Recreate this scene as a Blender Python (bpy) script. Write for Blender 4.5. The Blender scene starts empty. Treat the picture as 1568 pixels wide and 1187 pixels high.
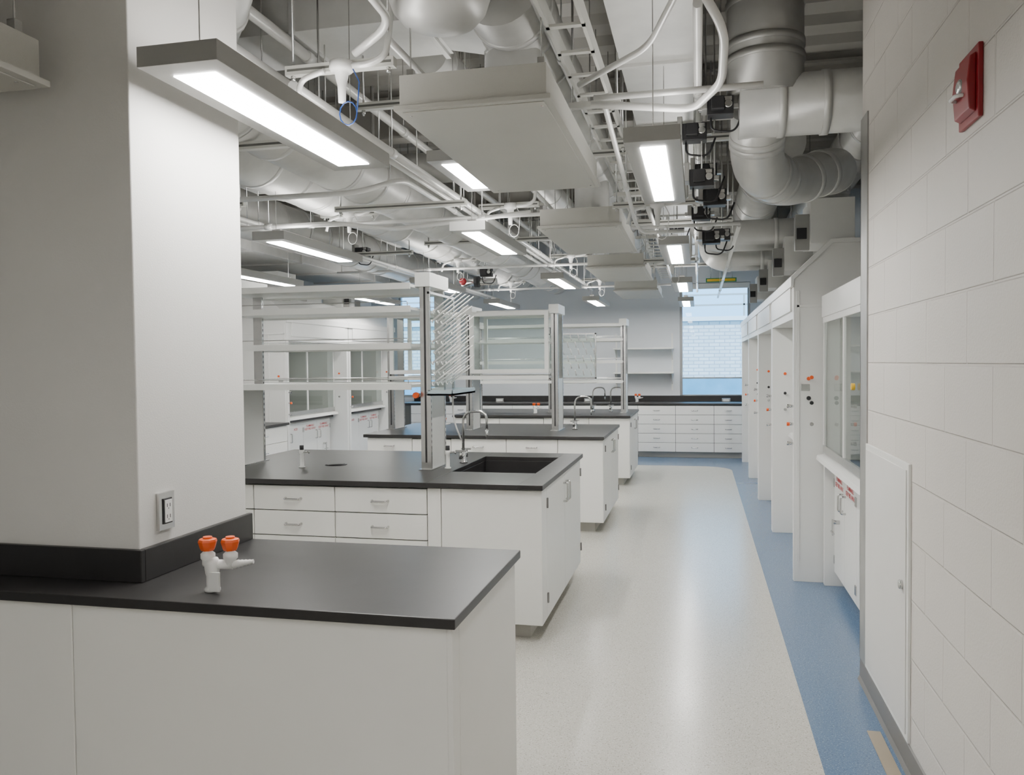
import bpy, math, random
from mathutils import Vector, Matrix
random.seed(4)
D = bpy.data
SC = bpy.context.scene
COL = SC.collection

# ------------------------------------------------------------ materials
def pmat(name, col, rough=0.5, metal=0.0, var=0.0, vscale=3.0, bump=0.0, bscale=60.0, spec=0.5, coat=0.0, emis=None, estr=0.0):
    m = D.materials.new(name); m.use_nodes = True
    nt = m.node_tree; N = nt.nodes; L = nt.links
    b = N['Principled BSDF']
    b.inputs['Roughness'].default_value = rough
    b.inputs['Metallic'].default_value = metal
    b.inputs['Specular IOR Level'].default_value = spec
    b.inputs['Coat Weight'].default_value = coat
    b.inputs['Base Color'].default_value = (*col, 1)
    tc = N.new('ShaderNodeTexCoord')
    if var > 0:
        n = N.new('ShaderNodeTexNoise'); n.inputs['Scale'].default_value = vscale; n.inputs['Detail'].default_value = 4
        L.new(tc.outputs['Object'], n.inputs['Vector'])
        r = N.new('ShaderNodeValToRGB')
        r.color_ramp.elements[0].position = 0.3; r.color_ramp.elements[1].position = 0.7
        r.color_ramp.elements[0].color = (*[c*(1-var) for c in col], 1)
        r.color_ramp.elements[1].color = (*[min(1, c*(1+var)) for c in col], 1)
        L.new(n.outputs['Fac'], r.inputs['Fac']); L.new(r.outputs['Color'], b.inputs['Base Color'])
    if bump > 0:
        n2 = N.new('ShaderNodeTexNoise'); n2.inputs['Scale'].default_value = bscale; n2.inputs['Detail'].default_value = 3
        L.new(tc.outputs['Object'], n2.inputs['Vector'])
        bp = N.new('ShaderNodeBump'); bp.inputs['Strength'].default_value = bump; bp.inputs['Distance'].default_value = 0.002
        L.new(n2.outputs['Fac'], bp.inputs['Height']); L.new(bp.outputs['Normal'], b.inputs['Normal'])
    if emis:
        b.inputs['Emission Color'].default_value = (*emis, 1); b.inputs['Emission Strength'].default_value = estr
    return m

WHITE = pmat('casework_white', (.85, .845, .81), .38, var=.02, vscale=1.5)
WHITE2 = pmat('hood_enamel', (.82, .82, .795), .35, var=.02, vscale=1.5)
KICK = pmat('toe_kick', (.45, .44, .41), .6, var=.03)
SEAM = pmat('seam_shadow_gap', (.12, .12, .11), .8, var=.02)
EPOXY = pmat('black_epoxy', (.024, .0225, .0225), .38, var=.12, vscale=9, bump=.05, bscale=250)
BLACK = pmat('black_plastic', (.02, .02, .022), .45, var=.05)
PAINT = pmat('wall_paint', (.70, .69, .665), .7, var=.015, bump=.25, bscale=180)
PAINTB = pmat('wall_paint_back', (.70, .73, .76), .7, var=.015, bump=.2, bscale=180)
CEIL = pmat('ceiling_deck', (.46, .45, .42), .8, var=.06, vscale=1.2, bump=.3, bscale=30)
GALV = pmat('galvanized_steel', (.66, .66, .64), .38, metal=.32, var=.06, vscale=7)
GALVD = pmat('galvanized_dark', (.36, .36, .345), .42, metal=.45, var=.10, vscale=6)
CONDUIT = pmat('conduit_emt', (.80, .80, .78), .32, metal=.22, var=.04)
STRUT = pmat('strut_channel', (.64, .64, .60), .4, metal=.25, var=.04)
STEEL = pmat('stainless', (.62, .62, .61), .25, metal=1.0, var=.05, vscale=15)
ALU = pmat('fixture_body', (.38, .38, .365), .45, metal=.1, var=.03)
PANEL = pmat('diffuser_panel', (.50, .495, .455), .5, var=.02, bump=.5, bscale=400)
LINER = pmat('hood_liner', (.50, .50, .47), .5, var=.03)
ORANGE = pmat('orange_knob', (.80, .11, .015), .35, var=.04)
RED = pmat('alarm_red', (.26, .008, .014), .35, var=.05)
PLAST = pmat('white_plastic', (.84, .84, .82), .3, var=.02)
YEL = pmat('yellow_plastic', (.8, .5, .03), .4, var=.03)
GREEN = pmat('sign_green', (.03, .22, .08), .5, var=.03)
TAN = pmat('tan_strip', (.34, .29, .22), .6, var=.06)
BASE = pmat('rubber_base', (.19, .185, .18), .55, var=.05)
LAMP = pmat('led_lens', (.9, .9, .9), .5, emis=(1.0, .98, .945), estr=66.0)
CEILGLOW = pmat('added_ceiling_glow', (.9, .9, .9), .5, emis=(1.0, .97, .93), estr=10.0)  # added glow on the pendant tops, brightens the ceiling
HOODGLOW = pmat('added_hood_glow', (.9, .9, .9), .5, emis=(1.0, .98, .95), estr=5.0)  # added glow inside the hoods, lifts their dark interiors
SHELFM = pmat('shelf_enamel', (.80, .81, .78), .35, var=.02)
TRAY = pmat('drip_tray', (.42, .52, .56), .3, var=.03)
TXT = pmat('label_red_ink', (.50, .03, .04), .5, var=.02)
BLUEW = pmat('blue_wire', (.02, .07, .3), .4, var=.02)

def glassmat(name, tint, refl):
    m = D.materials.new(name); m.use_nodes = True
    nt = m.node_tree; N = nt.nodes; L = nt.links
    for n in list(N): N.remove(n)
    o = N.new('ShaderNodeOutputMaterial'); mx = N.new('ShaderNodeMixShader')
    t = N.new('ShaderNodeBsdfTransparent'); g = N.new('ShaderNodeBsdfGlossy'); f = N.new('ShaderNodeFresnel')
    geo = N.new('ShaderNodeNewGeometry'); inv = N.new('ShaderNodeMath'); inv.operation = 'SUBTRACT'; inv.inputs[0].default_value = 1.0
    mu = N.new('ShaderNodeMath'); mu.operation = 'MULTIPLY'
    t.inputs['Color'].default_value = (*tint, 1); g.inputs['Roughness'].default_value = .02
    f.inputs['IOR'].default_value = refl
    # reflect only at the outer surface (a thin sheet has no internal reflection)
    L.new(geo.outputs['Backfacing'], inv.inputs[1]); L.new(f.outputs[0], mu.inputs[0]); L.new(inv.outputs[0], mu.inputs[1])
    L.new(mu.outputs[0], mx.inputs[0]); L.new(t.outputs[0], mx.inputs[1]); L.new(g.outputs[0], mx.inputs[2]); L.new(mx.outputs[0], o.inputs[0])
    return m
GLASS = glassmat('clear_glass', (.93, .96, .95), 1.4)
WGLASS = glassmat('window_glass', (.90, .97, 1.0), 1.3)

def blockmat():
    m = pmat('painted_block', (.68, .645, .60), .55, var=.015)
    nt = m.node_tree; N = nt.nodes; L = nt.links; b = N['Principled BSDF']
    tc = N.new('ShaderNodeTexCoord'); s = N.new('ShaderNodeSeparateXYZ'); c = N.new('ShaderNodeCombineXYZ')
    L.new(tc.outputs['Object'], s.inputs[0]); L.new(s.outputs['Y'], c.inputs['X']); L.new(s.outputs['Z'], c.inputs['Y'])
    br = N.new('ShaderNodeTexBrick'); br.inputs['Scale'].default_value = 1.0
    br.inputs['Brick Width'].default_value = .452; br.inputs['Row Height'].default_value = .226
    br.inputs['Mortar Size'].default_value = .006; br.inputs['Mortar Smooth'].default_value = .6
    br.inputs['Color1'].default_value = (1, 1, 1, 1); br.inputs['Color2'].default_value = (1, 1, 1, 1); br.inputs['Mortar'].default_value = (0, 0, 0, 1)
    L.new(c.outputs[0], br.inputs['Vector'])
    n = N.new('ShaderNodeTexNoise'); n.inputs['Scale'].default_value = 110; n.inputs['Detail'].default_value = 4
    L.new(tc.outputs['Object'], n.inputs['Vector'])
    a = N.new('ShaderNodeMath'); a.operation = 'MULTIPLY_ADD'; a.inputs[1].default_value = .30
    L.new(n.outputs['Fac'], a.inputs[0]); L.new(br.outputs['Color'], a.inputs[2])
    bp = N.new('ShaderNodeBump'); bp.inputs['Strength'].default_value = .85; bp.inputs['Distance'].default_value = .005
    L.new(a.outputs[0], bp.inputs['Height']); L.new(bp.outputs['Normal'], b.inputs['Normal'])
    return m
BLOCK = blockmat()

def floormat(name, base, spots, amt):
    m = pmat(name, base, .22, spec=.5)
    nt = m.node_tree; N = nt.nodes; L = nt.links; b = N['Principled BSDF']
    tc = N.new('ShaderNodeTexCoord')
    prev = None
    for i, (sc, th, colr) in enumerate(spots):
        v = N.new('ShaderNodeTexNoise'); v.inputs['Scale'].default_value = sc; v.inputs['Detail'].default_value = 1.5
        mp = N.new('ShaderNodeMapping'); mp.inputs['Location'].default_value = (i*3.3, i*7.7, 0)
        L.new(tc.outputs['Object'], mp.inputs[0]); L.new(mp.outputs[0], v.inputs['Vector'])
        r = N.new('ShaderNodeValToRGB'); r.color_ramp.elements[0].position = th; r.color_ramp.elements[1].position = th+.03
        r.color_ramp.elements[0].color = (0, 0, 0, 1); r.color_ramp.elements[1].color = (amt, amt, amt, 1)
        L.new(v.outputs['Fac'], r.inputs[0])
        mx = N.new('ShaderNodeMix'); mx.data_type = 'RGBA'
        L.new(r.outputs[0], mx.inputs['Factor'])
        if prev: L.new(prev, mx.inputs['A'])
        else: mx.inputs['A'].default_value = (*base, 1)
        mx.inputs['B'].default_value = (*colr, 1)
        prev = mx.outputs['Result']
    L.new(prev, b.inputs['Base Color'])
    n2 = N.new('ShaderNodeTexNoise'); n2.inputs['Scale'].default_value = 2.5
    L.new(tc.outputs['Object'], n2.inputs['Vector'])
    bp = N.new('ShaderNodeBump'); bp.inputs['Strength'].default_value = .15; bp.inputs['Distance'].default_value = .01
    L.new(n2.outputs['Fac'], bp.inputs['Height']); L.new(bp.outputs['Normal'], b.inputs['Normal'])
    return m
FBEIGE = floormat('floor_beige_vinyl', (.52, .505, .455), [(135, .63, (.25, .23, .19)), (150, .62, (.72, .71, .67)), (110, .67, (.30, .27, .21))], .75)
FBLUE = floormat('floor_blue_vinyl', (.115, .185, .30), [(135, .62, (.05, .085, .16)), (150, .62, (.26, .36, .48))], .7)

def brickmat():
    m = pmat('outside_brick', (.7, .7, .68), .8)
    nt = m.node_tree; N = nt.nodes; L = nt.links; b = N['Principled BSDF']
    tc = N.new('ShaderNodeTexCoord'); s = N.new('ShaderNodeSeparateXYZ'); c = N.new('ShaderNodeCombineXYZ')
    L.new(tc.outputs['Object'], s.inputs[0]); L.new(s.outputs['X'], c.inputs['X']); L.new(s.outputs['Z'], c.inputs['Y'])
    br = N.new('ShaderNodeTexBrick'); br.inputs['Scale'].default_value = 1.0
    br.inputs['Brick Width'].default_value = .24; br.inputs['Row Height'].default_value = .085; br.inputs['Mortar Size'].default_value = .010
    br.inputs['Color1'].default_value = (.74, .73, .70, 1); br.inputs['Color2'].default_value = (.62, .62, .60, 1); br.inputs['Mortar'].default_value = (.36, .40, .44, 1)
    L.new(c.outputs[0], br.inputs['Vector']); L.new(br.outputs['Color'], b.inputs['Base Color'])
    return m
BRICK = brickmat()

# ------------------------------------------------------------ mesh builder
class B:
    def __init__(s, name):
        s.name = name; s.v = []; s.f = []; s.m = []; s.sm = []; s.mats = []
    def mi(s, m):
        if m not in s.mats: s.mats.append(m)
        return s.mats.index(m)
    def add(s, vs, fs, mat, smooth=False):
        o = len(s.v); s.v += [tuple(v) for v in vs]; k = s.mi(mat)
        for f in fs:
            s.f.append([i+o for i in f]); s.m.append(k); s.sm.append(smooth)
    def box(s, x0, x1, y0, y1, z0, z1, mat):
        x0, x1 = sorted((x0, x1)); y0, y1 = sorted((y0, y1)); z0, z1 = sorted((z0, z1))
        vs = [(x0,y0,z0),(x1,y0,z0),(x1,y1,z0),(x0,y1,z0),(x0,y0,z1),(x1,y0,z1),(x1,y1,z1),(x0,y1,z1)]
        s.add(vs, [(0,3,2,1),(4,5,6,7),(0,1,5,4),(1,2,6,5),(2,3,7,6),(3,0,4,7)], mat)
    def prism(s, prof, axis, a, b, mat):
        def P(p, t):
            return {'x': (t, p[0], p[1]), 'y': (p[0], t, p[1]), 'z': (p[0], p[1], t)}[axis]
        n = len(prof)
        vs = [P(p, a) for p in prof] + [P(p, b) for p in prof]
        fs = [tuple(range(n))[::-1], tuple(range(n, 2*n))] + [(i, (i+1) % n, n+(i+1) % n, n+i) for i in range(n)]
        s.add(vs, fs, mat)
    def tube(s, pts, r, mat, n=12, fil=0.0, caps=True, smooth=True, rads=None):
        P = [Vector(p) for p in pts]
        if fil > 0 and len(P) > 2:
            Q = [P[0]]
            for i in range(1, len(P)-1):
                a = P[i-1]-P[i]; b = P[i+1]-P[i]
                d = min(fil, a.length*.49, b.length*.49)
                A = P[i]+a.normalized()*d; C = P[i]+b.normalized()*d
                for t in range(9):
                    t /= 8
                    Q.append(A*(1-t)**2+P[i]*2*t*(1-t)+C*t*t)
            Q.append(P[-1]); P = Q
        rr = rads if rads else [r]*len(P)
        T = []
        for i in range(len(P)):
            t = (P[min(i+1, len(P)-1)]-P[max(i-1, 0)])
            T.append(t.normalized() if t.length > 1e-9 else Vector((0,0,1)))
        u = T[0].orthogonal().normalized()
        vs = []
        for i in range(len(P)):
            u = (u-T[i]*u.dot(T[i])).normalized(); w = T[i].cross(u)
            for k in range(n):
                a = 2*math.pi*k/n
                vs.append(P[i]+(u*math.cos(a)+w*math.sin(a))*rr[i])
        fs = []
        for i in range(len(P)-1):
            for k in range(n):
                fs.append((i*n+k, i*n+(k+1) % n, (i+1)*n+(k+1) % n, (i+1)*n+k))
        s.add(vs, fs, mat, smooth)
        if caps:
            o = len(s.v)-len(vs); k = s.mi(mat)
            s.f.append([o+i for i in range(n)][::-1]); s.m.append(k); s.sm.append(False)
            e = o+(len(P)-1)*n
            s.f.append([e+i for i in range(n)]); s.m.append(k); s.sm.append(False)
    def cyl(s, a, b, r, mat, n=16, r2=None):
        s.tube([a, b], r, mat, n=n, rads=[r, r2 if r2 is not None else r])
    def lathe(s, c, axis, prof, mat, n=20):
        ax = Vector(axis).normalized(); C = Vector(c)
        s.tube([C+ax*(t+i*1e-5) for i, (r, t) in enumerate(prof)], 1, mat, n=n, rads=[r for r, t in prof])
    def build(s, bevel=0.0, parent=None):
        me = D.meshes.new(s.name); me.from_pydata(s.v, [], s.f)
        for m in s.mats: me.materials.append(m)
        for p, k, q in zip(me.polygons, s.m, s.sm):
            p.material_index = k; p.use_smooth = q
        me.update()
        o = D.objects.new(s.name, me); COL.objects.link(o)
        if bevel > 0:
            md = o.modifiers.new('bevel', 'BEVEL'); md.width = bevel; md.segments = 2; md.limit_method = 'ANGLE'; md.angle_limit = math.radians(50)
            md.use_clamp_overlap = True
        if parent: o.parent = parent
        return o

def label(body, loc, xdir, zdir, size, mat, parent, name):
    cu = D.curves.new(name, 'FONT'); cu.body = body; cu.size = size; cu.align_x = 'CENTER'; cu.align_y = 'CENTER'; cu.extrude = .0004
    cu.offset = .0005
    cu.materials.append(mat)
    o = D.objects.new(name, cu); COL.objects.link(o)
    x = Vector(xdir); z = Vector(zdir); y = z.cross(x)
    M = Matrix((x, y, z)).transposed().to_4x4(); M.translation = Vector(loc)
    o.matrix_world = M
    o.parent = parent
    return o

HC = .91   # counter height
# ------------------------------------------------------------ camera
th, pt, ro = math.radians(12.9), .0296, .010
F = Vector((-math.sin(th)*math.cos(pt), math.cos(th)*math.cos(pt), -math.sin(pt)))
R = Vector((math.cos(th), math.sin(th), 0)); U = R.cross(F)
U2 = U*math.cos(ro)+R*math.sin(ro); R2 = R*math.cos(ro)-U*math.sin(ro)
M = Matrix((R2, U2, -F)).transposed().to_4x4(); M.translation = Vector((0, 0, 1.6))
cd = D.cameras.new('camera'); cam = D.objects.new('camera', cd); COL.objects.link(cam)
cam.matrix_world = M; cd.lens = 28.7; cd.sensor_width = 36; cd.clip_start = .02
SC.camera = cam

# ------------------------------------------------------------ room shell
XL, XR, YB, YF, ZC = -6.2, 1.85, 14.5, -2.6, 4.0
b = B('floor')
b.box(XL-.1, XR+.1, YF-.1, YB+.1, -.1, 0, FBLUE)
prof = [(-4.1, YF)]
r = .45; xe = .47; ye = 12.75
prof += [(xe, YF)]
for i in range(13):
    a = math.pi/2*i/12
    prof.append((xe-r+r*math.cos(a), ye-r+r*math.sin(a)))
for i in range(13):
    a = math.pi/2*i/12
    prof.append((-4.1+r-r*math.sin(a), ye-r+r*math.cos(a)))
b.prism(prof, 'z', 0, .0015, FBEIGE)
b.build()
b = B('ceiling')
b.box(XL-.1, XR+.1, YF-.1, YB+.1, ZC, ZC+.12, CEIL)
for i in range(44):
    yy = -2.4+i*.385
    b.prism([(yy, ZC), (yy+.04, ZC-.06), (yy+.16, ZC-.06), (yy+.20, ZC)], 'x', XL, XR, CEIL)
b.build()
for i, yy in enumerate((.6, 3.75, 6.9, 10.05, 13.1)):
    b = B('ceiling_beam')
    b.box(XL, XR, yy-.09, yy+.09, 3.58, 3.60, CEIL); b.box(XL, XR, yy-.012, yy+.012, 3.6, 3.92, CEIL); b.box(XL, XR, yy-.09, yy+.09, 3.92, 3.94, CEIL)
    b.build()
b = B('wall_left'); b.box(XL-.1, XL, YF, YB, 0, ZC, PAINT); b.build()
b = B('wall_front'); b.box(XL-.1, XR+.1, YF-.1, YF, 0, ZC, PAINT); b.build()
b = B('wall_right')
b.box(.79, .95, YF, 4.34, 0, ZC, BLOCK); b.box(.95, XR, 4.18, 4.34, 0, ZC, BLOCK); b.build()
b = B('wall_right_recess'); b.box(XR, XR+.1, YF, YB, 0, ZC, PAINTB); b.build()
b = B('wall_back')
W1 = (-.32, .86, .98, 2.95); W2 = (-5.5, -4.65, .98, 2.95)
b.box(XL-.1, W2[0], YB, YB+.15, 0, ZC, PAINTB); b.box(W2[1], W1[0], YB, YB+.15, 0, ZC, PAINTB); b.box(W1[1], XR+.1, YB, YB+.15, 0, ZC, PAINTB)
for w in (W1, W2):
    b.box(w[0], w[1], YB, YB+.15, 0, w[2], PAINTB); b.box(w[0], w[1], YB, YB+.15, w[3], ZC, PAINTB)
b.build()
for i, w in enumerate((W1, W2)):
    b = B('window_%d' % (i+1))
    t = .045
    b.box(w[0], w[0]+t, YB+.03, YB+.11, w[2], w[3], ALU); b.box(w[1]-t, w[1], YB+.03, YB+.11, w[2], w[3], ALU)
    b.box(w[0], w[1], YB+.03, YB+.11, w[2], w[2]+t, ALU); b.box(w[0], w[1], YB+.03, YB+.11, w[3]-t, w[3], ALU)
    b.box(w[0], w[1], YB+.04, YB+.10, 1.30, 1.325, ALU)
    b.box(w[0]+t, w[1]-t, YB+.065, YB+.072, w[2]+t, w[3]-t, WGLASS)
    b.box(w[0]+.01, w[1]-.01, YB-.01, YB+.05, w[3]-.10, w[3]-.01, WHITE)
    b.build(.002)
b = B('neighbor_building')
b.box(-16, 14, 20, 24, -4, 2.62, BRICK)
BG = pmat('outside_blue_glass', (.12, .32, .46), .1, var=.1)
b.box(-16, 14, 19.95, 20, .75, 1.22, BG); b.box(-16, 14, 19.9, 20, 2.56, 2.66, PLAST)
for zz in (2.95, 3.2): b.box(-16, 14, 20.5, 20.55, zz, zz+.04, ALU)
for i in range(20): b.box(-16+i*1.55, -15.96+i*1.55, 20.5, 20.55, 2.6, 3.2, ALU)
b.build()
b = B('outside_ground'); b.box(-40, 40, YB+.3, 60, -4.2, -4, TAN); b.build()

b = B('baseboard_right')
b.prism([(.79, 0), (.772, 0), (.782, .02), (.784, .105), (.79, .11)], 'y', YF, 4.34, BASE); b.build()
b = B('floor_transition_strip'); b.box(.70, .755, YF, 3.72, 0, .006, TAN); b.build(.002)
b = B('trim_1'); b.box(.783, .79, 4.19, 4.347, .11, 2.78, GALVD); b.box(.783, .95, 4.34, 4.347, .11, 2.78, GALVD); b.build()

CY = 2.275
b = B('column')
b.box(-4.4, -1.755, CY, 2.91, 0, ZC, PAINT); b.build(.004)

# ------------------------------------------------------------ handles
def hpull(b, cx, y, z, w=.10, d=.03, mat=STEEL):
    b.tube([(cx-w/2, y, z), (cx-w/2, y-d, z-.004), (cx+w/2, y-d, z-.004), (cx+w/2, y, z)], .007, mat, n=8, fil=.02)
def vpull(b, x, y, z, s, h=.11, d=.03, mat=STEEL):
    b.tube([(x, y, z-h/2), (x+s*d, y, z-h/2), (x+s*d, y, z+h/2), (x, y, z+h/2)], .007, mat, n=8, fil=.02)
def xpull(b, x, cy, z, s, w=.10, d=.03, mat=STEEL):
    b.tube([(x, cy-w/2, z), (x+s*d, cy-w/2, z), (x+s*d, cy+w/2, z), (x, cy+w/2, z)], .007, mat, n=8, fil=.02)

def drawers_y(b, x0, x1, y, rows, z0=.10, z1=.87, g=.003):
    h = (z1-z0)/rows
    for i in range(rows):
        b.box(x0+g, x1-g, y-.019, y, z0+i*h+g, z0+(i+1)*h-g, WHITE)
        hpull(b, (x0+x1)/2, y-.019, z0+(i+.5)*h)

# ---- near bench
b = B('lab_bench')
X0, X1 = -4.4, -.645
FY = 2.095
b.prism([(X0, FY), (X1, FY), (X1, 2.93), (-1.755, 2.93), (-1.755, CY), (X0, CY)], 'z', HC-.03, HC, EPOXY)
b.box(X0, X1-.03, FY+.04, CY, .0, HC-.03, SEAM)
b.box(-1.75, X1-.03, FY+.05, 2.90, .0, HC-.03, SEAM)
xs = [-4.38, -3.1, -1.88, X1-.03]
for a, c in zip(xs[:-1], xs[1:]):
    b.box(a+.002, c-.001, FY+.025, FY+.045, 0, HC-.034, WHITE)
b.box(X1-.032, X1-.015, FY+.025, FY+.09, 0, HC-.034, WHITE)
b.box(X1-.032, X1-.015, FY+.093, 2.90, 0, HC-.034, WHITE)
b.box(X0, -1.735, CY-.02, CY, HC, HC+.105, EPOXY)
b.box(-1.755, -1.735, CY, 2.925, HC, HC+.105, EPOXY)
b.build(.003)

b = B('electrical_outlet')
b.box(-1.755, -1.742, 2.36, 2.44, 1.055, 1.18, STEEL)
b.box(-1.742, -1.738, 2.378, 2.422, 1.075, 1.16, BLACK)
b.box(-1.738, -1.735, 2.382, 2.418, 1.080, 1.155, PLAST)
for z in (1.100, 1.137):
    b.box(-1.735, -1.7345, 2.390, 2.393, z-.006, z+.006, BLACK); b.box(-1.735, -1.7345, 2.405, 2.408, z-.006, z+.006, BLACK); b.box(-1.735, -1.7345, 2.397, 2.401, z-.012, z-.009, BLACK)
b.build(.0015)

def turret(name, x, y, z0, s=1.0, knob=ORANGE):
    b = B(name)
    b.lathe((x, y, z0), (0, 0, 1), [(.021*s, 0), (.021*s, .006*s), (.015*s, .012*s), (.0155*s, .04*s), (.018*s, .048*s), (.020*s, .062*s), (.020*s, .078*s), (.015*s, .088*s), (.010*s, .09*s)], PLAST)
    b.box(x+.005*s, x+.035*s, y-.024*s, y-.018*s, z0+.004*s, z0+.055*s, PLAST)
    b.cyl((x-.012*s, y, z0+.07*s), (x+.055*s, y+.012*s, z0+.07*s), .013*s, PLAST)
    for dx, dy in [(-.012, 0.0), (.048, .012)]:
        cx, cy = x+dx*s, y+dy*s
        b.lathe((cx, cy, z0+.065*s), (0, 0, 1), [(.013*s, 0), (.015*s, .006*s), (.015*s, .018*s), (.019*s, .022*s), (.019*s, .034*s), (.012*s, .04*s), (.012*s, .048*s)], PLAST)
        kz = z0+.108*s
        b.tube([(cx, cy, kz), (cx, cy, kz+.006*s), (cx, cy, kz+.024*s), (cx, cy, kz+.030*s), (cx, cy, kz+.032*s)], 1, knob, n=8, smooth=False, rads=[.017*s, .020*s, .025*s, .023*s, .018*s])
        b.tube([(cx, cy, kz+.0321*s), (cx, cy, kz+.037*s)], .012*s, knob, n=12)
    p = []; rd = []
    for i in range(12):
        t = i/11
        p.append((x+(.055+.055*t)*s, y+(.012+.01*t)*s, z0+(.070+.008*t)*s)); rd.append((.0115-.007*t+(.0012 if i % 2 else 0))*s)
    b.tube(p, 1, PLAST, n=12, rads=rd)
    return b.build()
turret('gas_turret', -1.462, 2.225, HC, 1.15)

# ---- island benches
def island(name, x0, x1, y0, y1, dcols, sink=None, rows=5):
    b = B(name)
    t = HC-.03
    if sink:
        sx0, sx1, sy0, sy1 = sink
        b.box(x0, sx0, y0, y1, t, HC, EPOXY); b.box(sx1, x1, y0, y1, t, HC, EPOXY)
        b.box(sx0, sx1, y0, sy0, t, HC, EPOXY); b.box(sx0, sx1, sy1, y1, t, HC, EPOXY)
        d = .25
        b.box(sx0-.02, sx1+.02, sy0-.02, sy1+.02, t-d, t-d+.02, EPOXY)
        b.box(sx0-.02, sx0, sy0-.02, sy1+.02, t-d, t, EPOXY); b.box(sx1, sx1+.02, sy0-.02, sy1+.02, t-d, t, EPOXY)
        b.box(sx0, sx1, sy0-.02, sy0, t-d, t, EPOXY); b.box(sx0, sx1, sy1, sy1+.02, t-d, t, EPOXY)
        b.cyl(((sx0+sx1)/2, (sy0+sy1)/2, t-d+.02), ((sx0+sx1)/2, (sy0+sy1)/2, t-d+.028), .05, STEEL)
    else:
        b.box(x0, x1, y0, y1, t, HC, EPOXY)
    bx0, bx1, by0, by1 = x0+.03, x1-.03, y0+.05, y1-.05
    b.box(bx0, bx1, by0, by0+.02, .1, t, SEAM); b.box(bx0, bx1, by1-.02, by1, .1, t, WHITE)
    b.box(bx0, bx0+.02, by0, by1, .1, t, WHITE); b.box(bx1-.02, bx1, by0, by1, .1, t, SEAM)
    b.box(bx0, bx1, by0, by1, .1, .12, WHITE)
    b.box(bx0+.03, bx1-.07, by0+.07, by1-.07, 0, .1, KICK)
    for (a, c, kind) in dcols:
        if kind == 'd': drawers_y(b, a, c, by0, rows)
        elif kind == 'f': b.box(a+.002, c-.002, by0-.019, by0, .1, t-.006, WHITE)
        elif kind == 'k':
            b.box(a+.003, c-.003, by0-.019, by0, .72, t-.006, WHITE); hpull(b, (a+c)/2, by0-.019, .80)
            mid = (a+c)/2
            for u, v in ((a, mid), (mid, c)):
                b.box(u+.002, v-.002, by0-.019, by0, .1, .714, WHITE)
            for q in (mid-.035, mid+.035):
                b.tube([(q, by0-.019, .56), (q, by0-.05, .56), (q, by0-.05, .66), (q, by0-.019, .66)], .007, STEEL, n=8, fil=.02)
    ys = [by0-.019, by0+.14, (by0+by1)/2+.02, by1-.02]
    for a, c in zip(ys[:-1], ys[1:]):
        b.box(bx1, bx1+.018, a+.002, c-.002, .1, t-.006, WHITE)
    for q in (ys[2]-.05, ys[2]+.05): vpull(b, bx1+.018, q, .75, 1, h=.12)
    for q in (ys[1]+.0, ys[3]-.012):
        for z in (.22, .78): b.box(bx1+.018, bx1+.028, q-.008, q+.008, z-.03, z+.03, BASE)
    b.build(.0025)

XI0, XI1 = -3.25, -.86
island('lab_island', XI0, XI1, 4.50, 6.14, [(-3.22, -2.68, 'd'), (-2.68, -2.14, 'd'), (-2.14, -1.555, 'd'), (-1.555, -1.47, 'f'), (-1.47, -.875, 'f')], sink=(-1.55, -1.0, 5.0, 5.86))
island('lab_island', XI0, XI1, 7.55, 9.1, [(-3.22, -2.75, 'k'), (-2.75, -2.35, 'd'), (-2.35, -1.80, 'k'), (-1.80, -1.30, 'k'), (-1.3, -.875, 'f')])
island('lab_island', XI0, XI1, 10.55, 12.1, [(-3.22, -2.6, 'd'), (-2.6, -2.0, 'd'), (-2.0, -1.4, 'k'), (-1.4, -.875, 'f')])

b = B('back_bench')
cy = 13.82
b.box(-5.2, .84, cy-.03, YB-.002, HC-.03, HC, EPOXY); b.box(-5.2, .84, YB-.02, YB-.002, HC, HC+.10, EPOXY)
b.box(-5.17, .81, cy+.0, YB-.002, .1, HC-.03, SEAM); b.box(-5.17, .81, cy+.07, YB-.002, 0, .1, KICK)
x = .70
b.box(x, .815, cy-.019, cy, .1, .875, WHITE)
for w in (.46, .62, .62, .46, .62, .62, .46, .62, .62, .62):
    drawers_y(b, x-w, x, cy, 5); x -= w
b.build(.002)
for xx in (-4.4, -2.55, -1.05): turret('gas_turret', xx, 14.2, HC, 1.0)
for xx in (-3.5, -1.9, .45):
    b = B('counter_receptacle'); b.box(xx-.07, xx+.07, 14.28, 14.36, HC, HC+.06, STEEL); b.box(xx-.05, xx+.05, 14.276, 14.28, HC+.012, HC+.048, PLAST); b.build(.004)

b = B('mounted_shelf')
for z in (1.40, 1.82):
    b.box(-1.45, -.42, YB-.32, YB, z, z+.025, SHELFM)
    for xx in (-1.42, -.45):
        b.prism([(YB, z-.2), (YB, z), (YB-.30, z)], 'x', xx-.006, xx+.006, SHELFM)
for xx in (-1.42, -.45): b.box(xx-.015, xx+.015, YB-.02, YB, 1.1, 2.1, SHELFM)
b.build(.002)

b = B('side_bench')
XS = XL+.003
b.box(XS, -4.85, 6.9, 9.05, HC-.03, HC, EPOXY); b.box(XS, -4.9, 6.93, 9.05, .1, HC-.03, WHITE); b.box(XS, -4.97, 6.95, 9.05, 0, .1, KICK)
for i in range(4):
    for j in range(2):
        y0 = 6.95+j*1.05
        b.box(-4.9, -4.88, y0+.004, y0+1.045, .1+i*.195, .1+(i+1)*.195-.006, WHITE); xpull(b, -4.88, y0+.5, .1+(i+.5)*.195, 1)
b.build(.002)

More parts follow.
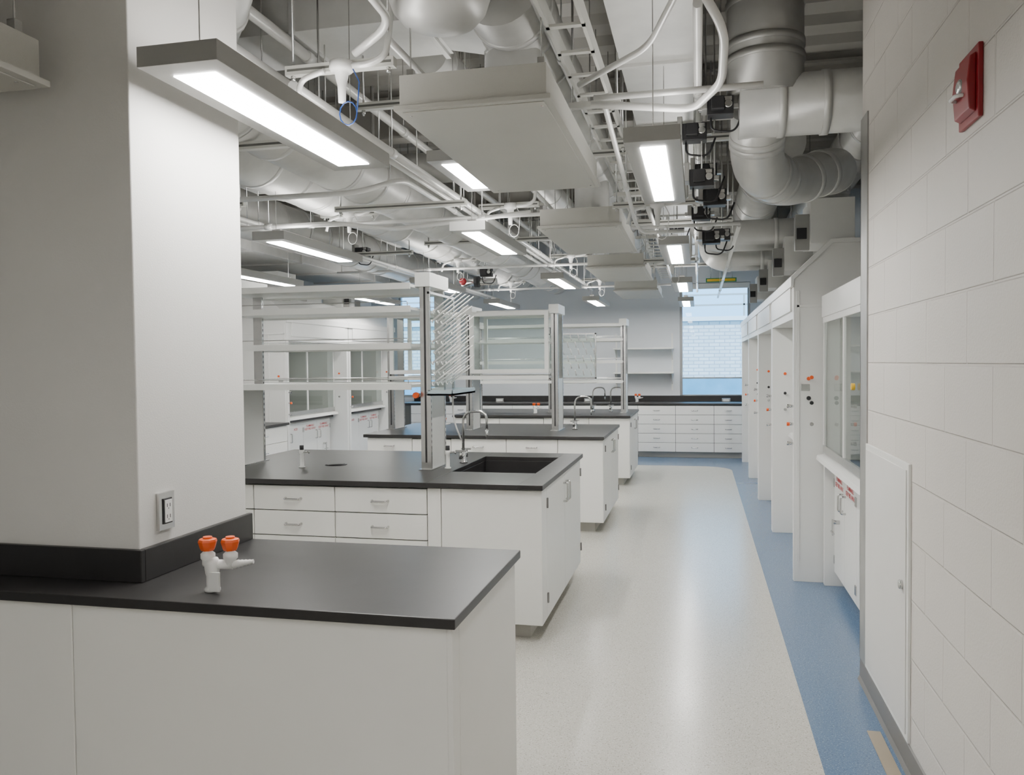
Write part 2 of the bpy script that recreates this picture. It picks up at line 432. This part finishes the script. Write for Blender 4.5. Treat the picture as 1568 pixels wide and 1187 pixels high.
# ------------------------------------------------------------ reagent shelving
def reagent(name, x0, x1, yc, posts, levels=(1.47, 1.73, 1.965, 2.11), hd=.29, cabinets=(), foot=HC):
    b = B(name)
    for px in posts:
        b.box(px-.03, px+.03, yc-.15, yc+.15, foot, 1.44, SHELFM)
        for s_ in (-1, 1):
            b.box(px-.034, px+.034, yc+s_*.15-.012, yc+s_*.15+.012, foot, 2.17, STEEL)
            b.box(px-.006, px+.006, yc+s_*.163-.001, yc+s_*.163+.001, foot+.05, 2.13, BLACK)
            for k in range(30):
                b.box(px+.034, px+.0346, yc+s_*.15-.004, yc+s_*.15+.004, foot+.1+k*.038, foot+.118+k*.038, BLACK)
        b.box(px-.045, px+.045, yc-.19, yc+.19, foot, foot+.008, STEEL)
        b.box(px-.05, px+.05, yc-.2, yc+.2, 2.10, 2.19, SHELFM)
    for i, z in enumerate(levels):
        segs = [(x0, x1)]
        if cabinets and cabinets[0][2] < z < cabinets[0][3]+.05:
            segs = []
        for (a, c) in segs:
            b.box(a, c, yc-hd, yc+hd, z-.018, z, SHELFM)
            for s_ in (-1, 1):
                b.box(a, c, yc+s_*hd-.006, yc+s_*hd+.006, z-.032, z+.008, SHELFM)
                if i < len(levels)-1:
                    b.tube([(a+.02, yc+s_*hd, z+.008), (a+.02, yc+s_*hd, z+.035), (c-.02, yc+s_*hd, z+.035), (c-.02, yc+s_*hd, z+.008)], .003, STEEL, n=6, fil=.01)
    if cabinets:
        b.box(x0, x1, yc-.02, yc+.02, 2.12, 2.15, SHELFM)
    for (cx0, cx1, cz0, cz1) in cabinets:
        for yy in (yc-hd, yc+hd-.03):
            for (a, c) in ((cx0, cx0+.04), (cx1-.04, cx1)): b.box(a, c, yy, yy+.03, cz0, cz1, SHELFM)
            b.box(cx0+.04, cx1-.04, yy, yy+.03, cz0, cz0+.04, SHELFM); b.box(cx0+.04, cx1-.04, yy, yy+.03, cz1-.04, cz1, SHELFM)
            b.box(cx0+.04, cx1-.04, yy+.012, yy+.016, cz0+.04, cz1-.04, GLASS)
        b.box(cx0, cx1, yc-hd+.03, yc+hd-.03, cz0, cz0+.02, SHELFM); b.box(cx0, cx1, yc-hd+.03, yc+hd-.03, cz1-.02, cz1, SHELFM)
        b.box(cx0+.02, cx1-.02, yc-hd+.04, yc+hd-.04, (cz0+cz1)/2-.006, (cz0+cz1)/2+.006, SHELFM)
    return b.build(.0015)
reagent('reagent_shelf', -3.2, -1.78, 5.2, (-1.73, -3.1))
reagent('reagent_shelf', -3.15, -1.46, 8.3, (-1.42, -2.32, -3.18), levels=(1.47,), cabinets=((-2.27, -1.46, 1.50, 2.12), (-3.14, -2.37, 1.50, 2.12)))
reagent('reagent_shelf', -3.1, -1.0, 11.3, (-1.0, -2.0, -3.1), levels=(1.35, 1.62, 1.92, 2.12), hd=.25)

def pegrack(name, x, y0, y1, z0, z1, s, rows=8, cols=5, L=.15):
    b = B(name)
    b.box(x, x+s*.012, y0, y1, z0, z1, GLASS)
    b.box(x-.002, x+s*.014, y0, y0+.015, z0, z1, STEEL); b.box(x-.002, x+s*.014, y1-.015, y1, z0, z1, STEEL)
    b.box(x, x+s*.02, y0, y1, z1-.015, z1, STEEL)
    for i in range(rows):
        for j in range(cols):
            yy = y0+.05+(y1-y0-.1)*(j+(.5 if i % 2 else 0)*.8)/(cols-.5)
            zz = z0+.04+(z1-z0-.16)*i/(rows-1)
            if yy > y1-.02: continue
            b.tube([(x+s*.012, yy, zz), (x+s*(.012+L*.8), yy, zz+L*.6)], .006, PLAST, n=8, rads=[.0065, .0035])
            b.cyl((x+s*.012, yy, zz), (x+s*.018, yy, zz+.003), .012, PLAST, n=10)
    b.box(x-.005, x+s*.16, y0, y1, z0-.03, z0-.018, TRAY)
    b.box(x+s*.155, x+s*.16, y0, y1, z0-.03, z0+.005, TRAY); b.box(x-.005, x+s*.16, y0, y0+.005, z0-.03, z0+.005, TRAY)
    b.box(x-.005, x+s*.16, y1-.005, y1, z0-.03, z0+.005, TRAY)
    b.tube([(x+s*.08, (y0+y1)/2, z0-.03), (x+s*.08, (y0+y1)/2, z0-.2), (x+s*.12, (y0+y1)/2+.05, z0-.34)], .006, PLAST, n=8, fil=.08)
    b.tube([(x, y0+.06, z0-.02), (x-s*.03, y0+.06, z0-.02)], .01, STEEL, n=8)
    return b.build()
pegrack('drying_rack', -1.675, 4.93, 5.47, 1.43, 2.06, 1, L=.20)
b = B('drying_rack')
b.box(-2.0, -1.35, 11.02, 11.03, 1.38, 2.0, GLASS)
for (u0, u1, v0, v1) in ((-2.0, -1.98, 1.38, 2.0), (-1.37, -1.35, 1.38, 2.0), (-2.0, -1.35, 1.38, 1.40), (-2.0, -1.35, 1.98, 2.0)): b.box(u0, u1, 11.015, 11.035, v0, v1, STEEL)
for i in range(6):
    for j in range(6):
        xx = -1.94+j*.105+(.04 if i % 2 else 0); zz = 1.43+i*.095
        b.tube([(xx, 11.02, zz), (xx, 10.92, zz+.07)], .008, PLAST, n=6)
b.box(-2.0, -1.35, 10.88, 11.03, 1.33, 1.345, SHELFM)
b.build()

def faucet(name, x, y, ang=0.0, h=.34):
    b = B(name)
    c, s_ = math.cos(ang), math.sin(ang)
    z = HC
    b.lathe((x, y, z), (0, 0, 1), [(.028, 0), (.028, .01), (.018, .02), (.018, .07), (.012, .08)], STEEL)
    b.tube([(x, y, z+.07), (x, y, z+h), (x+.17*c, y+.17*s_, z+h), (x+.17*c, y+.17*s_, z+h-.13)], .009, STEEL, n=12, fil=.085)
    b.tube([(x+.17*c, y+.17*s_, z+h-.13), (x+.17*c, y+.17*s_, z+h-.19)], .006, STEEL, n=10, rads=[.012, .005])
    b.cyl((x-.07*s_, y-.07*c, z+.05), (x+.07*s_, y+.07*c, z+.05), .010, STEEL)
    for q in (-1, 1):
        px, py = x+q*.07*s_, y+q*.07*c
        b.cyl((px, py, z+.035), (px, py, z+.085), .012, STEEL)
        b.box(px-.03*abs(c)-.006, px+.03*abs(c)+.006, py-.006, py+.006, z+.085, z+.097, STEEL)
    return b.build()
faucet('gooseneck_faucet', -1.60, 5.45, 0.0, .36)
faucet('gooseneck_faucet', -1.25, 8.35, 0.0, .34)
faucet('gooseneck_faucet', -1.2, 11.4, 0.0, .34)
faucet('gooseneck_faucet', -1.45, 11.4, 0.0, .34)
def deckvalve(x, y):
    b = B('vacuum_turret')
    b.lathe((x, y, HC), (0, 0, 1), [(.022, 0), (.022, .006), (.014, .012), (.014, .09), (.018, .095), (.018, .12)], PLAST)
    b.tube([(x, y, HC+.10), (x+.05, y-.01, HC+.11), (x+.06, y-.012, HC+.10)], .006, STEEL, n=8)
    b.cyl((x, y, HC+.12), (x, y, HC+.15), .014, BLACK)
    b.build()
deckvalve(-2.62, 5.05); deckvalve(-1.62, 5.15)
b = B('cup_sink'); b.lathe((-2.45, 5.22, HC), (0, 0, 1), [(.075, 0), (.075, .004), (.06, .0045), (.05, .001)], BLACK); b.build()
turret('gas_turret', -2.6, 8.0, HC, 1.0); turret('gas_turret', -2.2, 11.0, HC, 1.0)
b = B('orange_valve_fitting')
b.cyl((-1.78, 5.01, 1.40), (-1.78, 5.06, 1.40), .012, STEEL); b.cyl((-1.78, 4.98, 1.40), (-1.78, 5.01, 1.40), .02, ORANGE, n=8); b.build()

# ------------------------------------------------------------ fume hoods
def hood(name, s, xf, y0, y1, full=True):
    b = B(name)
    X = lambda d: xf+s*d
    dep = .98
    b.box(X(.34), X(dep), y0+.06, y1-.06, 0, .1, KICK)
    b.box(X(.28), X(dep-.02), y0+.058, y1-.058, .1, .86, WHITE2)
    b.box(X(.22), X(dep-.02), y0+.058, y1-.058, .86, .90, EPOXY)
    n = 4; w = (y1-y0-.16)/n
    for i in range(n):
        a = y0+.08+i*w
        b.box(X(.262), X(.28), a+.003, a+w-.003, .11, .84, WHITE2)
        hy = a+w-.05 if i % 2 == 0 else a+.05
        b.tube([(X(.262), hy, .60), (X(.23), hy, .60), (X(.23), hy, .71), (X(.262), hy, .71)], .007, STEEL, n=8, fil=.02)
        ee = a+.012 if i % 2 == 0 else a+w-.012
        for z in (.2, .74): b.box(X(.255), X(.262), ee-.008, ee+.008, z-.03, z+.03, STEEL)
    q = y1-.30
    b.cyl((X(.262), q, .5), (X(.22), q, .5), .014, STEEL); b.box(X(.212), X(.222), q-.012, q+.012, .41, .52, STEEL)
    b.tube([(X(.217), q-.05, .43), (X(.217), q+.05, .43)], .007, STEEL, n=8)
    b.prism([(X(.14), .90), (X(.15), .93), (X(.26), .955), (X(.26), .93), (X(.18), .90)], 'y', y0+.057, y1-.057, WHITE2)
    for a, c in ((y0, y0+.055), (y1-.055, y1)):
        if full:
            b.prism([(X(0), 0), (X(.21), 0), (X(.21), .1), (X(dep), .1), (X(dep), 2.44), (X(.26), 2.44), (X(0), 2.2)], 'y', a, c, WHITE2)
        else:
            b.box(X(.20), X(dep), a, c, 0, 2.05, WHITE2)
        hi = a > (y0+y1)/2
        b.box(X(.19), X(.215), a-.012 if hi else c, a if hi else c+.012, .95, 1.9, STEEL)
    if full:
        b.prism([(X(0), 1.90), (X(0), 2.2), (X(.26), 2.44), (X(dep), 2.44), (X(dep), 1.9)], 'y', y0+.055, y1-.055, WHITE2)
        b.box(X(-.012), X(0), y0+.12, y1-.12, 1.96, 2.15, WHITE2)
        b.prism([(X(-.02), 2.13), (X(-.02), 2.20), (X(.25), 2.46), (X(dep), 2.46), (X(dep), 2.43), (X(.265), 2.43), (X(.0), 2.18), (X(.0), 2.13)], 'y', y0-.02, y1+.0, WHITE2)
        b.box(X(.235), X(.245), y0-.008, y0, .15, 1.98, WHITE2)
        b.box(X(.02), X(.04), y0-.008, y0, .15, 2.1, WHITE2)
        b.box(X(.02), X(dep), y0-.008, y0, 1.98, 2.0, WHITE2)
    else:
        b.box(X(.18), X(dep), y0+.055, y1-.055, 1.9, 2.05, WHITE2)
    zt, zb = 1.90, .985
    b.box(X(.185), X(.205), y0+.06, y1-.07, zb-.03, zb+.02, STEEL); b.box(X(.185), X(.205), y0+.06, y1-.07, zt-.04, zt, WHITE2)
    for q in (y0+.07, (y0+y1)/2, y1-.10): b.box(X(.187), X(.203), q, q+.03, zb, zt, WHITE2)
    b.box(X(.193), X(.197), y0+.07, y1-.07, zb, zt, GLASS)
    b.box(X(dep-.03), X(dep-.01), y0+.055, y1-.055, .9, 1.9, LINER)
    b.box(X(dep-.08), X(dep-.06), y0+.15, y1-.15, 1.0, 1.75, PANEL)
    b.box(X(.3), X(dep-.03), y1-.062, y1-.055, .9, 1.9, LINER)
    b.box(X(.40), X(.52), y0+.35, y1-.35, 1.885, 1.90, HOODGLOW)
    if full:
        for z, m, rr in ((1.47, ORANGE, .014), (1.33, BLACK, .016)):
            b.cyl((X(.10), y0, z), (X(.10), y0-.015, z), .010, STEEL); b.cyl((X(.10), y0-.015, z), (X(.10), y0-.03, z), rr, m, n=8)
        b.box(X(.05), X(.11), y0-.006, y0, 1.38, 1.43, STEEL)
        fy = y0+.028
        for z, m in ((1.14, ORANGE), (1.0, STEEL), (1.27, STEEL)):
            b.cyl((X(0), fy, z), (X(-.025), fy, z), .010, STEEL); b.cyl((X(-.025), fy, z), (X(-.045), fy, z), .014, m, n=8)
    else:
        b.cyl((X(.185), y1-1.28, 1.45), (X(.165), y1-1.28, 1.45), .02, YEL, n=8)
    for z, m in ((1.48, ORANGE), (1.30, BLACK), (1.15, STEEL)):
        q = y1-.055
        b.cyl((X(.11), q, z), (X(.11), q-.015, z), .010, STEEL); b.cyl((X(.11), q-.015, z), (X(.11), q-.03, z), .014, m, n=8)
    if full:
        b.box(X(.12), X(.42), y0+.05, y0+.5, 2.44, 2.76, WHITE2)
        b.box(X(.02), X(.12), y0+.1, y0+.16, 2.4, 2.66, GALVD); b.box(X(.03), X(.10), y0+.085, y0+.1, 2.48, 2.56, BLACK)
        b.box(X(.35), X(.68), y1-.55, y1-.1, 2.44, 2.62, WHITE2)
    o = b.build(.003)
    for i in range(n):
        a = y0+.08+(i+.5)*w
        label('FLAMMABLE\nKEEP FIRE AWAY' if i in (0, 2, 3) else 'ACID', (X(.2614), a, .76), (0, -s, 0), (-s, 0, 0), .042, TXT, o, 'warning_label')
    return o
XH = .665
hood('fume_hood', 1, XH, 4.36, 6.155, full=False)
for y0 in (6.18, 8.0, 9.82, 11.64):
    hood('fume_hood', 1, XH, y0, y0+1.795)
for y0 in (9.1, 10.92): hood('fume_hood', -1, -4.9, y0, y0+1.795)

# ------------------------------------------------------------ wall devices
b = B('fire_alarm_pull_station')
b.box(.776, .7895, 2.58, 2.76, 2.29, 2.50, RED)
b.prism([(.776, 2.31), (.758, 2.32), (.752, 2.40), (.760, 2.47), (.776, 2.48)], 'y', 2.60, 2.74, RED)
b.lathe((.757, 2.67, 2.40), (-1, 0, 0), [(.024, 0), (.024, .006), (.018, .010), (.012, .012)], STEEL)
b.tube([(.757, 2.64, 2.37), (.735, 2.65, 2.37), (.735, 2.70, 2.37), (.757, 2.71, 2.37)], .006, PLAST, n=8, fil=.01)
b.build(.005)
b = B('access_panel')
b.box(.778, .7898, 3.36, 4.18, .12, 1.20, WHITE)
b.box(.774, .778, 3.385, 4.155, .145, 1.175, PAINT)
b.cyl((.774, 3.43, .72), (.760, 3.43, .72), .018, STEEL)
b.build(.003)

# ------------------------------------------------------------ pendant lights
def pendant(x, y0, y1, z=2.5, w=.25):
    b = B('pendant_light')
    h = .062
    b.box(x-w/2, x+w/2, y0, y1, z, z+h, ALU)
    b.box(x-w/2+.062, x+w/2-.062, y0+.09, y1-.09, z-.003, z+.0, LAMP)
    b.box(x-w/2+.03, x+w/2-.03, y0+.05, y1-.05, z+h, z+h+.003, CEILGLOW)
    for yy in (y0+.12, y1-.12):
        b.box(x-.03, x+.03, yy-.008, yy+.008, z+h, z+h+.03, STEEL)
        b.cyl((x, yy, z+h+.02), (x, yy, ZC-.05), .0025, STEEL, n=6)
        b.cyl((x, yy, ZC-.08), (x, yy, ZC), .02, STEEL, n=10)
    b.build(.002)
pendant(-1.51, 2.17, 3.54, w=.27)
for y0 in (-2.1, 5.33, 8.6, 11.8): pendant(-1.52, y0, y0+1.35)  # first one is unseen behind the camera, added to light the bench front
for y0 in (-.6, 3.4, 6.4, 9.5, 12.4): pendant(-.185, y0, y0+1.35, w=.23)  # first one is out of view, added to light near bench and block wall
for y0 in (5.33, 8.6, 11.8): pendant(-3.0, y0, y0+1.4)
for y0 in (3.6, 7.2, 10.3): pendant(-4.5, y0, y0+1.35)
pendant(-1.38, 4.45, 5.3, z=2.75)

# ------------------------------------------------------------ laminar diffusers
def diffuser(x0, x1, y0, y1, z, h=.15):
    b = B('laminar_diffuser')
    b.box(x0+.02, x1-.02, y0+.02, y1-.02, z+.02, z+h, PANEL)
    b.box(x0, x1, y0, y1, z, z+.02, PANEL)
    b.box(x0+.03, x1-.03, y0+.03, y1-.03, z-.004, z, PANEL)
    b.cyl((( x0+x1)/2, (y0+y1)/2, z+h), ((x0+x1)/2, (y0+y1)/2, z+h+.35), .15, GALV, n=24)
    for xx in (x0+.05, x1-.05):
        for yy in (y0+.08, y1-.08):
            b.cyl((xx, yy, z+h), (xx, yy, ZC), .004, STEEL, n=6)
            b.box(xx-.015, xx+.015, yy-.015, yy+.015, z+h, z+h+.04, STEEL)
            b.cyl((xx, yy, z-.006), (xx, yy, z), .006, STEEL, n=8)
    b.build(.002)
diffuser(-1.23, -.57, 3.22, 4.92, 2.65)
for y0 in (6.3, 9.1, 12.1): diffuser(-1.23, -.57, y0, y0+1.6, 2.65)
diffuser(-2.9, -1.96, .9, 2.18, 2.47, .14)

# ------------------------------------------------------------ ducts
def duct(name, pts, r, mat=GALV, fil=.0, seam=.9, hang=True, n=28):
    b = B(name)
    b.tube(pts, r, mat, n=n, fil=fil or r*1.3)
    P = [Vector(p) for p in pts]
    for a, c in zip(P[:-1], P[1:]):
        L = (c-a).length; d = (c-a).normalized(); k = int(L/seam)
        ts = [min(r*1.35, L*.45), L-min(r*1.35, L*.45)]+[seam*(i+.5) for i in range(k)]
        for t in ts:
            if 0 < t < L:
                b.tube([a+d*(t-.02), a+d*(t-.019), a+d*(t+.019), a+d*(t+.02)], 1, mat, n=n, rads=[r, r+.007, r+.007, r])
        if hang and abs(d.z) < .3:
            for t in [1.8*(i+.5) for i in range(max(1, int(L/1.8)))]:
                if t > L: continue
                q = a+d*t; sd = Vector((-d.y, d.x, 0)).normalized()
                b.tube([q-d*.012, q+d*.012], r+.013, mat, n=n)
                for s_ in (-1, 1):
                    e = q+sd*s_*(r+.01)
                    b.cyl(e, (e.x, e.y, ZC), .004, STEEL, n=6)
    return b.build()
duct('supply_duct', [(-.88, 3.62, 3.32), (-.88, 14.0, 3.32)], .20)
b = B('duct_end_boot')
b.lathe((-1.05, 3.3, 3.99), (0, 0, -1), [(.22, 0), (.22, .72), (.229, .73), (.229, .76), (.22, .77), (.215, .86), (.195, .92), (.155, .965), (.09, .992), (.03, 1.0)], GALV, n=36)
b.build()
duct('exhaust_duct', [(-2.42, 3.0, 3.0), (-2.42, 14.2, 3.0)], .20)
duct('exhaust_duct', [(-3.05, 3.0, 3.10), (-3.05, 14.2, 3.10)], .24)
duct('exhaust_duct', [(-3.95, 3.0, 2.95), (-3.95, 14.2, 2.95)], .21)
duct('branch_duct', [(-1.95, 3.15, 4.0), (-1.95, 3.15, 3.25), (-2.42, 3.6, 3.05)], .14)
duct('branch_duct', [(-6.1, 7.2, 3.4), (-.2, 7.2, 3.4)], .14)
duct('branch_duct', [(-6.1, 11.0, 3.4), (-.2, 11.0, 3.4)], .14)
duct('branch_duct', [(-1.55, 4.6, 3.42), (-1.55, 14.2, 3.42)], .13)
duct('exhaust_riser', [(.36, 4.75, 4.0), (.36, 4.75, 3.05)], .205, GALVD, hang=False, seam=.3)
duct('exhaust_main', [(.22, 4.75, 3.0), (1.83, 4.75, 3.0)], .165, hang=False)
duct('exhaust_branch', [(.33, 4.80, 3.0), (.33, 5.05, 2.74), (.55, 5.6, 2.74), (.93, 6.0, 2.92), (.93, 6.42, 2.95), (.93, 6.45, 2.74)], .15, fil=.2, hang=False)
duct('exhaust_branch', [(.05, 8.3, 4.0), (.05, 8.3, 2.82), (.93, 8.3, 2.82), (.93, 8.3, 2.70)], .15, hang=False, fil=.2)
duct('exhaust_branch', [(.15, 10.1, 4.0), (.15, 10.1, 2.82), (.93, 10.1, 2.82), (.93, 10.1, 2.70)], .15, hang=False, fil=.2)
duct('exhaust_main', [(.62, 6.9, 3.35), (.62, 14.2, 3.35)], .22)
duct('exhaust_main', [(1.35, 4.6, 3.45), (1.35, 14.2, 3.45)], .2)
for (x0, x1, z0, z1, y0, y1) in ((-.42, -.02, 3.25, 3.55, 2.2, 14.2), (-5.9, -4.9, 2.9, 3.3, 3.5, 14.3)):
    b = B('rectangular_duct')
    b.box(x0, x1, y0, y1, z0, z1, GALV)
    y = y0
    while y < y1:
        b.box(x0-.02, x1+.02, y, y+.03, z0-.02, z1+.02, GALV)
        b.cyl((x0-.012, y+.015, z1), (x0-.012, y+.015, ZC), .005, STEEL, n=6); b.cyl((x1+.012, y+.015, z1), (x1+.012, y+.015, ZC), .005, STEEL, n=6)
        y += 1.2
    b.build(.003)
b = B('rectangular_duct')
b.box(-4.3, -1.35, 4.0, 4.5, 3.36, 3.56, GALV)
for xx in (-3.9, -3.0, -2.1, -1.4):
    b.box(xx, xx+.03, 3.98, 4.52, 3.34, 3.58, GALV); b.cyl((xx+.01, 3.99, 3.56), (xx+.01, 3.99, ZC), .005, STEEL, n=6); b.cyl((xx+.01, 4.51, 3.56), (xx+.01, 4.51, ZC), .005, STEEL, n=6)
b.prism([(-1.35, 3.36), (-1.35, 3.56), (-1.08, 3.40), (-1.08, 3.30)], 'y', 4.05, 4.45, GALV)
b.build(.003)
b = B('cable_tray')
for x in (-.62, -.47): b.box(x, x+.015, 1.2, 14.2, 3.0, 3.08, STRUT)
y = 1.3
while y < 14:
    b.box(-.62, -.455, y, y+.03, 3.0, 3.012, STRUT); y += .3
for y in (2.0, 4.4, 6.8, 9.2, 11.6):
    b.box(-.68, -.40, y, y+.04, 2.97, 3.0, STRUT)
    for x in (-.66, -.42): b.cyl((x, y+.02, 2.97), (x, y+.02, ZC), .005, STEEL, n=6)
b.build()
def actuator(x, y, z):
    b = B('damper_actuator')
    b.box(x-.07, x+.07, y-.05, y+.05, z-.05, z+.05, BLACK)
    b.box(x-.05, x+.02, y-.09, y-.05, z-.03, z+.04, BLACK)
    b.cyl((x+.04, y-.05, z), (x+.04, y-.075, z), .022, STEEL); b.box(x+.02, x+.06, y-.058, y-.05, z+.02, z+.045, STEEL)
    b.cyl((x, y, z+.05), (x, y, ZC), .006, STEEL, n=8)
    b.tube([(x-.05, y, z-.05), (x-.05, y, z-.12), (x+.08, y, z-.14), (x+.12, y, z-.03)], .006, BLACK, n=8, fil=.05)
    b.box(x-.12, x+.1, y-.02, y+.02, z-.015, z+.015, STEEL)
    b.box(x-.10, x-.07, y-.06, y+.06, z-.02, z+.09, GALVD)
    b.build(.004)
for p in ((.12, 4.7, 3.0), (.02, 5.0, 2.68), (.10, 5.3, 2.62), (-.02, 5.0, 2.95), (.02, 6.4, 2.72), (.1, 6.7, 2.58), (-.2, 8.0, 2.9), (.05, 5.6, 2.85), (-2.5, 9.6, 2.70), (-3.5, 8.2, 2.8), (.2, 7.4, 2.7)): actuator(*p)
b = B('gate_valve')
b.cyl((-2.9, 9.9, 2.62), (-2.45, 9.9, 2.62), .045, STEEL); b.cyl((-2.72, 9.86, 2.62), (-2.66, 9.86, 2.62), .07, BLACK); b.lathe((-2.85, 9.84, 2.62), (0, -1, 0), [(.01, 0), (.01, .05), (.045, .055), (.045, .07), (.02, .075)], RED)
b.cyl((-2.6, 9.9, 2.62), (-2.6, 9.9, ZC), .006, STEEL, n=6); b.build()

# ------------------------------------------------------------ conduits + sensors
def sensor(xc, y, z=2.86, w=.5):
    b = B('occupancy_sensor_strut')
    b.box(xc-w/2, xc+w/2, y-.02, y+.02, z, z+.04, STRUT)
    b.box(xc-w/2+.01, xc+w/2-.01, y-.021, y-.020, z+.015, z+.025, SEAM)
    for q in (xc-w/2+.03, xc+w/2-.03):
        b.cyl((q, y, z+.04), (q, y, ZC), .005, STEEL, n=6); b.cyl((q, y, z-.02), (q, y, z), .01, STEEL, n=6)
    b.lathe((xc+.02, y-.03, z+.03), (0, 0, -1), [(.050, 0), (.053, .03), (.045, .042), (.03, .047), (.024, .08), (.018, .10), (.016, .17)], PLAST)
    b.tube([(xc-.06, y-.03, z), (xc-.1, y-.03, z-.01), (xc-.17, y-.03, z-.03), (xc-.19, y-.03, z-.12)], .012, CONDUIT, n=10, fil=.05)
    b.tube([(xc+.07, y-.03, z+.01), (xc+.15, y-.03, z+.01), (xc+.22, y-.03, z+.04), (xc+.22, y+.03, z+.2), (xc+.22, y+.03, ZC)], .014, CONDUIT, n=10, fil=.06)
    pts = [(xc+.05+.04*math.cos(a/12*2*math.pi), y-.035, z-.19+.05*math.sin(a/12*2*math.pi)) for a in range(14)]
    b.tube([(xc+.06, y-.03, z+.02), (xc+.1, y-.03, z-.06)]+pts, .003, BLUEW if y < 4 else PLAST, n=6)
    b.build()
for y in (3.30, 6.5, 9.7, 12.6): sensor(-1.5, y)
for y in (6.5, 9.7, 12.6): sensor(-2.9, y)
for y in (5.9, 9.2): sensor(-.3, y, 2.7, .6)

def conduit(pts, r=.013, fil=.08, hang=None):
    b = B('conduit')
    b.tube(pts, r, CONDUIT, n=10, fil=fil)
    P = [Vector(p) for p in pts]
    for a, c in zip(P[:-1], P[1:]):
        L = (c-a).length; d = (c-a).normalized()
        t = 1.2
        while t < L-.2:
            q = a+d*t
            b.tube([q-d*.03, q+d*.03], r+.005, CONDUIT, n=10)
            if abs(d.z) < .3 and hang:
                b.cyl(q, (q.x, q.y, ZC), .004, STEEL, n=6)
            t += 1.5
    b.build()
H = True
conduit([(-1.22, 1.0, 3.1), (-1.22, 3.2, 3.0), (-1.42, 3.27, 2.92)], .018, .12, H)
conduit([(-1.75, 3.35, 2.84), (-1.75, 13.9, 2.84)], .024, hang=H)
conduit([(-1.83, 3.35, 2.84), (-1.83, 13.9, 2.84)], .016, hang=H)
conduit([(-1.30, 3.35, 3.0), (-1.30, 13.9, 3.0)], .016, hang=H)
conduit([(-3.4, 3.2, 2.72), (-3.4, 13.9, 2.72)], .020, hang=H)
conduit([(-3.5, 3.2, 2.72), (-3.5, 13.9, 2.72)], .016, hang=H)
conduit([(-4.4, 4.9, 2.7), (-2.1, 4.9, 2.7), (-1.9, 5.1, 2.82), (-1.9, 13, 2.82)], .018, .15, H)
conduit([(-4.4, 5.7, 2.66), (-2.6, 5.7, 2.66), (-2.4, 6.0, 2.66), (-2.4, 6.4, 2.72), (-1.3, 6.4, 2.80)], .018, .15, H)
conduit([(-4.4, 6.4, 2.78), (-.9, 6.4, 2.78)], .016, hang=H)
conduit([(-4.4, 9.5, 2.75), (-.4, 9.5, 2.75)], .016, hang=H)
conduit([(-4.4, 12.4, 2.75), (-.4, 12.4, 2.75)], .016, hang=H)
conduit([(-2.0, 3.0, 3.0), (-2.0, 13.4, 2.95)], .03, hang=H)
conduit([(-2.1, 3.0, 3.3), (-2.1, 13.4, 3.3)], .03, hang=H)
conduit([(-1.05, 2.6, 3.2), (-.70, 3.1, 3.2), (-.70, 13.4, 3.2)], .022, .2, H)
conduit([(.0, 3.6, 3.12), (.0, 13.4, 3.12)], .022, .2, H)
conduit([(0.0, 3.1, ZC), (0.0, 3.1, 2.98), (.10, 3.25, 2.86), (.10, 3.6, 2.78), (-.02, 3.95, 2.78), (-.5, 3.95, 2.84)], .018, .09)
conduit([(-.05, 3.1, ZC), (-.05, 3.1, 3.0), (-.2, 3.5, 2.92), (-.55, 3.9, 2.92)], .014, .09)
conduit([(-.5, 4.05, 2.90), (.30, 4.05, 2.90)], .016, hang=H)
conduit([(-.44, 4.0, 2.84), (-.44, 6.0, 2.6), (-.40, 6.1, 2.55), (-.1, 6.1, 2.55)], .014, .1, H)
conduit([(-.36, 6.1, 2.75), (-.36, 13.5, 2.75)], .014, hang=H)
conduit([(-.02, 6.1, 2.72), (-.02, 13.5, 2.72)], .014, hang=H)
conduit([(.3, 6.4, 2.62), (.3, 13.5, 2.62)], .016, hang=H)
conduit([(-.5, 6.3, 2.62), (.3, 6.3, 2.62)], .014, hang=H)
for (xa, xb, y, z) in ((-.75, .05, 3.0, 3.02), (-2.7, -1.9, 4.0, 2.76), (-3.9, -3.1, 5.2, 2.72), (-1.25, -.45, 5.4, 2.95), (-.6, .3, 7.6, 2.85), (-2.7, -1.2, 7.9, 2.8), (-3.9, -2.9, 8.1, 2.75), (-.6, .3, 10.6, 2.8), (-2.6, -1.6, 5.6, 2.72), (-1.9, -1.1, 4.4, 3.05), (-.5, .35, 5.2, 2.95)):
    b = B('strut_trapeze')
    b.box(xa, xb, y-.02, y+.02, z, z+.04, STRUT); b.box(xa+.01, xb-.01, y-.021, y-.0195, z+.014, z+.026, SEAM)
    for q in (xa+.04, xb-.04):
        b.cyl((q, y, z-.03), (q, y, ZC), .006, STEEL, n=6); b.cyl((q, y, z-.02), (q, y, z), .012, STEEL, n=6)
    b.build()
b = B('exit_sign'); b.box(.12, .62, 14.2, 14.22, 2.93, 3.0, GREEN); b.box(.14, .60, 14.197, 14.2, 2.945, 2.985, YEL)
for q in (.2, .55): b.cyl((q, 14.21, 3.0), (q, 14.21, ZC), .004, STEEL, n=6)
b.build()

# ------------------------------------------------------------ light: sky + sun outside
w = D.worlds.new('world'); SC.world = w; w.use_nodes = True
nt = w.node_tree; bg = nt.nodes['Background']
bg.inputs['Color'].default_value = (.30, .62, 1.0, 1); bg.inputs['Strength'].default_value = 4.0
sl = D.lights.new('sun', 'SUN'); sl.energy = 6; sl.angle = .02
so = D.objects.new('sun', sl); COL.objects.link(so)
so.rotation_euler = Vector((.3, 1, -.9)).to_track_quat('-Z', 'Y').to_euler()
